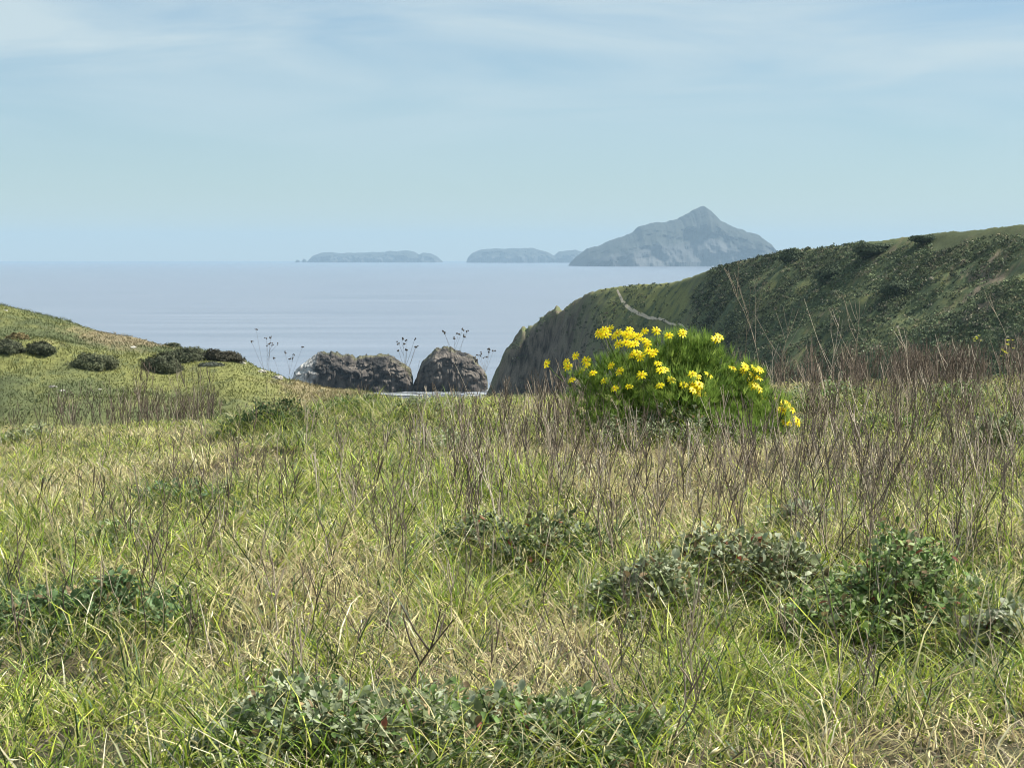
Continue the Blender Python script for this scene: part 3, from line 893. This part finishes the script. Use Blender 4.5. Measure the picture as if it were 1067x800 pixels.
leafy_clump(365, 432, 80, 22, 'green weedy plant on the crest below the long sea rock', GR + DKG, 260, .035, 0)
leafy_clump(440, 436, 90, 20, 'dark low weedy plant on the crest below the rounded sea rock', DKG + SG, 260, .035, 0)
leafy_clump(870, 428, 110, 28, 'broad grey-green weedy plant on the crest right of the yellow flowers', SG + GR, 320, .04, 0)
leafy_clump(1000, 425, 100, 24, 'green weedy plant on the crest under the small mustard flowers', GR + SG, 260, .04, 0)
leafy_clump(930, 455, 80, 20, 'thin green weedy plant between the dead stalks below the right crest', GR + DKG, 180, .035, 0)
leafy_clump(620, 455, 90, 24, 'dull green weedy plant at the left foot of the yellow-flowered bush', DKG + SG, 220, .035, 0)

# grass growing up through and round the leafy plants
gx = []; gy = []; gs = []
for (a_, b_, rx, ry, rz_, yy) in CLUMPS:
    m_ = int(min(420, 70 + 900 * rx * ry * 2))
    th = U(0, 6.28, m_); r_ = np.sqrt(U(0, 1, m_)) * 1.3
    gx.append(a_ + r_ * np.cos(th) * rx); gy.append(b_ + r_ * np.sin(th) * ry - .05); gs.append(np.full(m_, min(1.3, .55 + rz_ * 2.2)))
gx = np.concatenate(gx); gy = np.concatenate(gy); gs = np.concatenate(gs)
rep = rng.integers(2, 6, len(gx)); ix = np.repeat(np.arange(len(gx)), rep); n_ = len(ix)
c = pick([LUSH, YEL, DG, STRAW, BLU, PALE], np.tile([.35, .2, .25, .25, .15, .1], (n_, 1)), n_) * U(.65, 1.25, n_)[:, None]
blades('tangled_grass', gx[ix] + rng.standard_normal(n_) * .03, gy[ix] + rng.standard_normal(n_) * .03, U(.2, .42, n_) * gs[ix], U(0, .7, n_), U(.8, 2.8, n_),
       U(0, 6.28, n_), U(.003, .008, n_), U(0, 3.14, n_), c * .9, c)

# ------------------------------------------------------------------ yellow-flowered bush
bx, by, bz = hit(700, 462, 3, 40)
S = by / F
root = empty('flowering_bush', (bx, by, bz))
tag(root, 'feathery green bush crowned with bright yellow daisy flowers standing on the crest', 'bush')


def bpt(px, py, dy=0.0):
    """point of the bush at a photo position, relative to its base"""
    yy = by + dy
    return np.array([(px - CX) / F * yy * .9995 - bx, dy, float(zrow(py, yy)) - bz])


lobes = [  # px, py, rx, ry(px), depth m
    (614, 418, 26, 34, -.05), (640, 406, 34, 38, .1), (672, 400, 36, 38, .25), (702, 390, 34, 42, .3), (728, 396, 32, 44, .2), (752, 412, 30, 38, .1),
    (770, 432, 34, 32, 0), (800, 436, 28, 28, -.1), (760, 450, 46, 22, -.3), (716, 420, 40, 34, -.2), (640, 424, 38, 26, -.15), (690, 436, 50, 24, .1),
    (782, 405, 18, 22, .1), (712, 366, 16, 18, .2), (735, 372, 14, 18, .15)]
FA = Acc(); ST = Acc()
FG = np.array([(.23, .34, .07), (.17, .27, .05), (.33, .44, .10), (.13, .21, .045)])
for (a, b_, rx, ry, dy) in lobes:
    c0 = bpt(a, b_, dy); nt_ = int(rx * ry * (.11 if a < 625 or (a < 660 and b_ > 420) else .25))
    tube(ST, [(c0[0] * .3, dy * .3, -.05), (c0[0] * .7, dy * .7, max(.1, c0[2] * .5)), c0], [.03, .018, .008], (.14, .12, .07), 5)
    D = rand_dirs(nt_); r_ = U(.3, 1.0, nt_) ** .6 * (1 + .22 * (U(0, 1, nt_) < .2))
    P0 = c0 + D * r_[:, None] * np.array([rx * S, rx * S * .9, ry * S])
    P0 = P0[P0[:, 2] > .05]; nt_ = len(P0)
    per = 26
    ix = np.repeat(np.arange(nt_), per); n_ = len(ix)
    outd = P0 - c0; outd /= np.linalg.norm(outd, axis=1)[:, None] + 1e-9
    d_ = rand_dirs(n_) * .55 + outd[ix] * .65 + np.array([0, 0, .75]); d_ /= np.linalg.norm(d_, axis=1)[:, None]
    Lt = U(.05, .125, n_)[:, None]
    B = P0[ix]
    sd_ = np.cross(d_, rand_dirs(n_)); sd_ /= np.linalg.norm(sd_, axis=1)[:, None]
    m_ = B + d_ * Lt * .55
    e_ = m_ + (d_ + np.array([0, 0, .35]) + rand_dirs(n_) * .3) * Lt * .45
    wv = sd_ * .0016
    v = np.stack([B - wv, B + wv, m_ + wv, m_ - wv, e_], 1)
    i = (np.arange(n_) * 5)[:, None]
    cc = FG[rng.integers(4, size=nt_)][ix] * U(.8, 1.25, n_)[:, None]
    FA.add(v.reshape(-1, 3), i + np.array([0, 1, 2, 3])[None], np.repeat(cc, 5, 0))
    tri = (i + np.array([3, 2, 4])[None]) + (FA.n - n_ * 5)
    FA.l.append(tri.ravel()); FA.t.append(np.full(n_, 3)); FA.m.append(np.zeros(n_, int))
link('foliage', FA.mesh('foliage', M_fern), root)
link('stem', ST.mesh('stem', M_stalk, True), root)

# one flower head: petals + disc, shared by every copy
PT = Acc()
YC = np.array((1.0, .83, .01))
for ringk, (npt, rl, tz) in enumerate([(9, .045, .004)]):
    for k in range(npt):
        a = 2 * math.pi * (k + .5 * ringk) / npt + U(-.12, .12); L_ = rl * U(.88, 1.08); dz_ = U(-.006, .008)
        ca, sa = math.cos(a), math.sin(a)
        row = []
        for (r_, w_, z_) in [(.006, .003, tz), (.35 * L_ + .006, .0068, tz + .003), (.75 * L_, .0078, tz + .002 + dz_ * .6), (L_, .003, tz - .002 + dz_)]:
            row.append((ca * r_ - sa * w_, sa * r_ + ca * w_, z_)); row.append((ca * r_ + sa * w_, sa * r_ - ca * w_, z_))
        PT.add(row, [(0, 1, 3, 2), (2, 3, 5, 4), (4, 5, 7, 6)], YC * U(.85, 1.05))
petal_me = PT.mesh('petals', M_petal, True)
DS = Acc(); DS.add(IV2 * np.array([.0095, .0095, .006]) + np.array([0, 0, .012]), IF2, (.85, .55, .01))
disc_me = DS.mesh('flower_disc', M_petal, True)
stalk_pts = []
fl = []
def cluster(pxc, pyc, rx, ry, n_, dy0=-.1):
    for k in range(n_):
        a = U(0, 6.28); r_ = U(0, 1) ** .5
        fl.append((pxc + rx * r_ * math.cos(a), pyc + ry * r_ * math.sin(a), dy0 + U(-.12, .12)))
cluster(650, 347, 26, 5, 16, 0); cluster(656, 357, 22, 6, 9, -.15); cluster(668, 372, 14, 7, 5, -.3)
cluster(811, 425, 15, 8, 10, -.15); cluster(826, 438, 9, 7, 5, -.2); cluster(785, 388, 13, 8, 11, 0); cluster(789, 402, 7, 5, 4, 0)
cluster(731, 403, 10, 12, 8, -.3)
fl += [(570, 379, -.1), (590, 377, -.1), (592, 382, -.2), (600, 371, -.1), (611, 376, -.1), (612, 381, -.15), (618, 389, -.2), (596, 396, -.2), (606, 387, -.1), (630, 397, -.3),
       (624, 347, 0), (627, 349, 0), (684, 345, 0), (697, 350, 0), (711, 349, .1), (712, 346, .1), (750, 351, 0), (746, 354, .05), (641, 405, -.35), (656, 403, -.35), (637, 381, -.3), (646, 387, -.35),
       (669, 391, -.35), (689, 386, -.35), (686, 379, -.3), (694, 385, -.3), (682, 367, -.2), (700, 396, -.35), (722, 390, -.35), (739, 391, -.25), (688, 402, -.4), (713, 401, -.4), (764, 384, 0), (797, 414, 0)]
cen = bpt(690, 420, 0)
for j, (a, b_, dy) in enumerate(fl):
    p_ = bpt(a, b_, dy)
    o = link('flower', petal_me, root); o.location = p_
    out = Vector(((a - 690) / 130, -.75 + U(-.35, .35), .75 + U(-.3, .4))); out.x += U(-.4, .4)
    o.rotation_euler = out.to_track_quat('Z', 'Y').to_euler()
    s_ = U(.95, 1.3); o.scale = (s_, s_, s_)
    dobj = link('flower_disc', disc_me, o)
    q0 = p_ - np.array(out.normalized()) * .005
    dr = (cen - p_); dr /= np.linalg.norm(dr)
    q1 = p_ + dr * .07 + np.array([0, 0, -.06]); q2_ = p_ + dr * .17 + np.array([0, 0, -.12])
    FS = Acc()
    Mi = (Matrix.Translation(o.location) @ o.rotation_euler.to_matrix().to_4x4() @ Matrix.Diagonal((s_, s_, s_, 1))).inverted()
    tube(FS, [tuple(Mi @ Vector(t_)) for t_ in (q2_, q1, q0)], [.004, .0035, .0028], (.15, .21, .06))
    link('flower_stalk', FS.mesh('flower_stalk', M_fern), o)

# small mustard flowers at the right edge
def mustard(px, py, pyb, label, nb):
    x, y, z = hit(px, pyb, 3, 40)
    root = empty('mustard_plant', (x, y, z)); tag(root, label, 'wild flower', 'small yellow mustard plants at the right')
    T_ = Acc(); hgt = float(zrow(py, y)) - z
    pts = [(U(-.03, .03), 0, 0), (.02, 0, hgt * .5), (0, 0, hgt)]
    tube(T_, pts, [.003, .0025, .002], (.16, .2, .08))
    link('stem', T_.mesh('stem', M_stalk), root)
    A_ = Acc()
    for k in range(nb):
        c0 = np.array([0, 0, hgt]) + rng.standard_normal(3) * .018
        for a in range(4):
            t_ = a * math.pi / 2 + U(0, .3); dv = np.array([math.cos(t_), math.sin(t_), .3]); sv = np.array([-math.sin(t_), math.cos(t_), 0])
            A_.add([c0, c0 + dv * .012 + sv * .007, c0 + dv * .02, c0 + dv * .012 - sv * .007], [(0, 1, 2, 3)], (.75, .75, .03))
    link('flower_cluster', A_.mesh('flower_cluster', M_petal), root)


mustard(1017, 353, 420, 'small yellow mustard flower on a thin stem, left one at the right edge', 8)
mustard(1051, 357, 425, 'small yellow mustard flower on a thin stem nearest the right edge', 8)
mustard(1045, 366, 428, 'small yellow mustard flower lowest of the three at the right edge', 6)

# ------------------------------------------------------------------ dead stalks
BRN = [(.13, .10, .075), (.20, .155, .115), (.09, .072, .056), (.155, .115, .088)]
PAL = [(.42, .35, .26), (.5, .43, .33), (.34, .28, .2)]


def stalk_piece(A, H, nb, c, r0=.0032, wig=.04, lean=.12, heads=0, fork=.5, tone2=None, a0=None, spread=.5):
    a = U(0, 6.28) if a0 is None else a0
    K = 7
    s = np.linspace(0, 1, K)
    bx_ = np.cumsum(rng.standard_normal(K)) * wig * H * .25; by__ = np.cumsum(rng.standard_normal(K)) * wig * H * .25
    bx_ -= bx_[0]; by__ -= by__[0]
    P = np.stack([bx_ + lean * H * s ** 1.3 * math.cos(a), by__ + lean * H * s ** 1.3 * math.sin(a), H * s - .02], 1)
    rad = np.linspace(r0, r0 * .45, K)
    tube(A, P, rad, c)
    tips = [P[-1]]
    for k in range(nb):
        t_ = U(fork, .95); i = t_ * (K - 1); i0 = int(i); p0 = P[i0] + (P[min(i0 + 1, K - 1)] - P[i0]) * (i - i0)
        b_ = U(0, 6.28); L_ = (1 - t_) * H * U(.7, 1.3) + .04
        d_ = np.array([math.cos(b_) * spread, math.sin(b_) * spread, 1.0]); d_ /= np.linalg.norm(d_)
        p1 = p0 + d_ * L_ * .5; p2 = p0 + d_ * L_ + np.array([0, 0, L_ * .12]) + rng.standard_normal(3) * .02 * H
        tube(A, [p0, p1, p2], [r0 * .75, r0 * .65, r0 * .5], c)
        tips.append(p2)
    for tpt in tips[:heads]:
        r_ = U(.003, .006)
        A.add(IV1[:] * (1 + .3 * U(-1, 1, len(IV1)))[:, None] * r_ + tpt, IF1, np.array(c) * .6)
    return tips


# where stalks stand: zones in the photo (px range, base row range, count, height m, tone mix pale)
Z = [  # x0,x1,y0,y1,n,hmin,hmax,pale,reddish
    (730, 1130, 396, 414, 1500, .22, .62, .15), (880, 1130, 400, 420, 350, .3, .6, .15), (600, 760, 398, 420, 80, .25, .5, .25),
    (560, 640, 405, 425, 60, .25, .45, .35), (10, 225, 428, 446, 420, .35, .85, .12), (215, 330, 425, 440, 60, .25, .5, .2), (215, 560, 415, 432, 120, .18, .36, .3),
    (560, 1100, 415, 470, 800, .25, .6, .3), (430, 1100, 455, 540, 780, .28, .62, .35), (560, 860, 450, 480, 160, .3, .6, .3), (380, 1100, 520, 620, 300, .3, .6, .35),
    (820, 1100, 560, 610, 120, .45, .75, .3), (560, 740, 680, 790, 60, .3, .5, .3), (0, 430, 440, 560, 150, .22, .42, .25), (0, 560, 560, 720, 100, .25, .45, .3),
    (640, 1060, 640, 800, 50, .25, .45, .4), (250, 560, 700, 800, 24, .3, .5, .2)]
SP = []
for (x0, x1, y0, y1, cnt, h0, h1, pl) in Z:
    A_ = U(x0, x1, cnt); B_ = U(y0, y1, cnt)
    cl = fbm(A_ * .035, B_ * .06, 401, 3)
    for a, b_, q_ in zip(A_, B_, cl):
        if 590 < a < 845 and 425 < b_ < 482 and U(0, 1) < .55: continue
        if q_ < -.12 + U(-.15, .15): continue
        SP.append((a, b_, U(h0, h1), U(0, 1) < pl))
# ground position of each (vectorised march on rows)
rows = np.arange(392, 812, 2.0)
cols_ = np.arange(-20, 1160, 20.0)
DEP = np.zeros((len(rows), len(cols_)))
yy_ = np.linspace(4, 34, 700)
for j, cpx in enumerate(cols_):
    k = (cpx - CX) / F
    xs = k * yy_ * 1.0
    gg = ground(xs, yy_)
    _, rr_ = to_px(xs, yy_, gg)
    rmin = np.minimum.accumulate(rr_)
    DEP[:, j] = np.interp(rows, rmin[::-1], yy_[::-1])
def depth(px, py):
    i = np.clip((py - 392) / 2, 0, len(rows) - 1.001); j = np.clip((px + 20) / 20, 0, len(cols_) - 1.001)
    i0 = int(i); j0 = int(j)
    return DEP[i0, j0] * (1 - (j - j0)) + DEP[i0, j0 + 1] * (j - j0)
st = []
for (a, b_, hh_, pl) in SP:
    y = depth(a, b_) + U(-.4, .4); x = (a - CX) / F * y
    st.append((hh_ / y, x, y, hh_, pl, a, b_))
st.sort(key=lambda q_: -q_[0])
# prototypes
protos = {False: [], True: []}; pword = {False: [], True: []}
for pl in (False, True):
    for k in range(9):
        A_ = Acc(); c = np.array((PAL if pl else BRN)[rng.integers(3)])
        hd = 0 if pl or k % 3 else 5
        nbr = (0, 1, 3, 2, 0, 5, 4, 0, 2)[k] + (2 if hd else 0); ln = (.08, .35, .12, .2, .5, .1, .3, .15, .05)[k]
        stalk_piece(A_, 1.0, nbr, c, r0=.0052, heads=hd, lean=ln, spread=U(.3, .7), wig=U(.05, .13))
        pword[pl].append('seed-headed' if hd else ('unbranched leaning' if nbr == 0 and ln > .3 else 'straight unbranched' if nbr == 0 else 'leaning forked' if ln > .25 else 'forked' if nbr < 3 else 'many-branched'))
        protos[pl].append(A_.mesh('dead_stalk', M_stalk, True))


def zone_words(a, b_):
    if b_ > 640:
        return 'in the near grass at the bottom left' if a < 400 else ('among the leafy plants at the bottom middle' if a < 740 else 'in the near green grass at the bottom right')
    if b_ > 540:
        return 'in the straw in the left middle' if a < 400 else ('around the dark leafy plant in the middle' if a < 640 else ('behind the tallest grey-green leafy plant' if a < 850 else 'behind the bright green leafy plant at the right'))
    if b_ > 455:
        return 'in the left meadow' if a < 430 else ('in the middle meadow left of the yellow flowers' if a < 640 else ('in front of the yellow-flowered bush' if a < 830 else 'on the right meadow below the crest'))
    return 'on the crest at the left' if a < 430 else ('on the crest in the middle' if a < 640 else 'on the crest at the right')


NIND = 285
for (s_, x, y, hh_, pl, a, b_) in st[:NIND]:
    kp = rng.integers(9)
    o = bpy.data.objects.new('dead_stalk', protos[pl][kp])
    col.objects.link(o)
    o.location = (x, y, float(ground(x, y)) - .01); o.scale = (hh_ * U(.8, 1.2), hh_ * U(.8, 1.2), hh_)
    o.rotation_euler = (U(-.18, .18), U(-.18, .18), U(0, 6.28))
    tag(o, ('pale ' if pl else 'brown ') + pword[pl][kp] + ' dead stalk ' + zone_words(a, b_), 'dead stalk', 'dead plant stalks standing in the meadow')
A = Acc()
for (s_, x, y, hh_, pl, a, b_) in st[NIND:]:
    B_ = Acc(); c = np.array((PAL if pl else BRN)[rng.integers(3)]) * U(.6, 1.1)
    stalk_piece(B_, hh_, int(rng.integers(0, 5)), c, r0=.0036 + .00005 * y, lean=U(.02, .35), heads=4 if U(0, 1) < .12 else 0, wig=.06, spread=U(.3, .6))
    off = np.array([x, y, float(ground(x, y))])
    for v_, l_, t_, c_, m_ in zip(B_.v, B_.l, B_.t, B_.c, B_.m):
        A.v.append(v_ + off); A.t.append(t_); A.c.append(c_); A.m.append(m_)
    A.l += [l_ + A.n for l_ in B_.l]
    A.n += B_.n
tag(link('dead_stalks', A.mesh('dead_stalks', M_stalk, True)), kind='stuff')


# the stalks that stand out against the sea and the hill
def special(px, pyb, pyt, label, nb, c, heads, r0=.0035, lean=.1, a0=None, fork=.5, spread=.5, wig=.05, name='dead_stalk'):
    y = depth(px, pyb); x = (px - CX) / F * y; z = float(ground(x, y))
    H = float(zrow(pyt, y)) - z
    A_ = Acc()
    tips = stalk_piece(A_, H, nb, np.array(c), r0=r0, lean=lean, a0=a0, fork=fork, spread=spread, wig=wig)
    root = link(name, A_.mesh(name, M_stalk, True)); root.location = (x, y, z)
    tag(root, label, 'dead stalk', 'dead plant stalks standing in the meadow')
    if heads:
        for tpt in tips:
            B_ = Acc()
            for k in range(3):
                B_.add(IV1 * (1 + .3 * U(-1, 1, len(IV1)))[:, None] * U(.007, .012) + tpt + rng.standard_normal(3) * .012, IF1, (.07, .055, .045))
            link('seed_head', B_.mesh('seed_head', M_stalk), root)


special(278, 425, 358, 'branching dead stalk with dark seed heads against the sea, left of the rocks', 7, BRN[2], True, .0028, .06, fork=.45)
special(292, 425, 372, 'shorter seed-headed dead stalk just right of the one against the sea on the left', 5, BRN[2], True, .0025, .12, 0)
special(424, 425, 357, 'stalk with a spread crown of dark seed heads before the gap between the sea rocks', 8, BRN[2], True, .0032, .05, fork=.5)
special(434, 424, 374, 'bare dark stalk beside the seed-crowned one, before the gap between sea rocks', 0, BRN[2], False, .0034, .08, 0)
special(478, 425, 350, 'tall thin seed-headed stalk rising over the top of the rounded sea rock', 6, BRN[2], True, .0022, -.05, fork=.6)
special(505, 425, 371, 'thin seed-headed stalk between the rounded sea rock and the headland', 6, BRN[0], True, .0022, .05, fork=.5)
special(498, 440, 378, 'long pale leaning stalk crossing the rounded sea rock', 0, PAL[1], False, .003, -.35, 0)
special(795, 412, 280, 'tall pale branching dead twig reaching up the right hill beside the yellow bush', 7, PAL[2], False, .0036, .28, math.pi, .35, .6)
special(810, 412, 318, 'pale forked twig behind the right-hand yellow flowers', 5, PAL[2], False, .003, .2, 0, .3, .7)
special(862, 420, 328, 'pale forked dead twig standing right of the yellow bush', 5, PAL[1], False, .0036, .1, 0, .35, .5)
special(888, 420, 312, 'tall bleached twig with crooked branches against the dark hill', 6, PAL[2], False, .0036, .08, 0, .4, .5)
special(952, 425, 340, 'bleached crooked twig left of the mustard flowers', 4, PAL[1], False, .0036, .1, math.pi, .3, .8)
special(968, 430, 352, 'bleached twig leaning right toward the mustard flowers', 3, PAL[1], False, .0036, .45, 0, .4, .7)
special(1053, 412, 305, 'curved pale twig high at the right edge of the photo', 4, PAL[2], False, .003, .2, math.pi, .3, .6, .12)
special(775, 412, 300, 'thin dark dead stalk rising behind the right side of the yellow bush', 3, BRN[1], False, .003, .05, 0)
special(630, 440, 330, 'thin pale stalk rising in front of the left part of the yellow bush', 1, PAL[2], False, .0028, .03, 0)
special(640, 470, 398, 'thick brown dead stalk in front of the yellow bush foliage', 2, BRN[0], False, .004, .1, 0)
special(303, 745, 640, 'straight dark stalk standing alone in grass above the widest leafy plant', 0, BRN[2], False, .004, .03, 0)
special(420, 720, 640, 'dark forked dead branch leaning right above the widest leafy plant', 4, BRN[2], False, .006, .6, 0, .4, .7)
special(700, 790, 690, 'brown branching dead stalk right of the mixed leafy plant at the bottom', 5, BRN[1], False, .0045, .3, 0, .2, .6)
special(950, 800, 715, 'dark bent stalk in the green grass near the bottom right corner', 1, BRN[2], False, .0035, .25, 0)

# ------------------------------------------------------------------ render settings
sc.cycles.max_bounces = 6
sc.cycles.diffuse_bounces = 2
sc.cycles.filter_width = 1.05
sc.cycles.glossy_bounces = 2
sc.cycles.transmission_bounces = 4
sc.cycles.volume_bounces = 0
sc.cycles.use_adaptive_sampling = True
sc.cycles.adaptive_threshold = .006
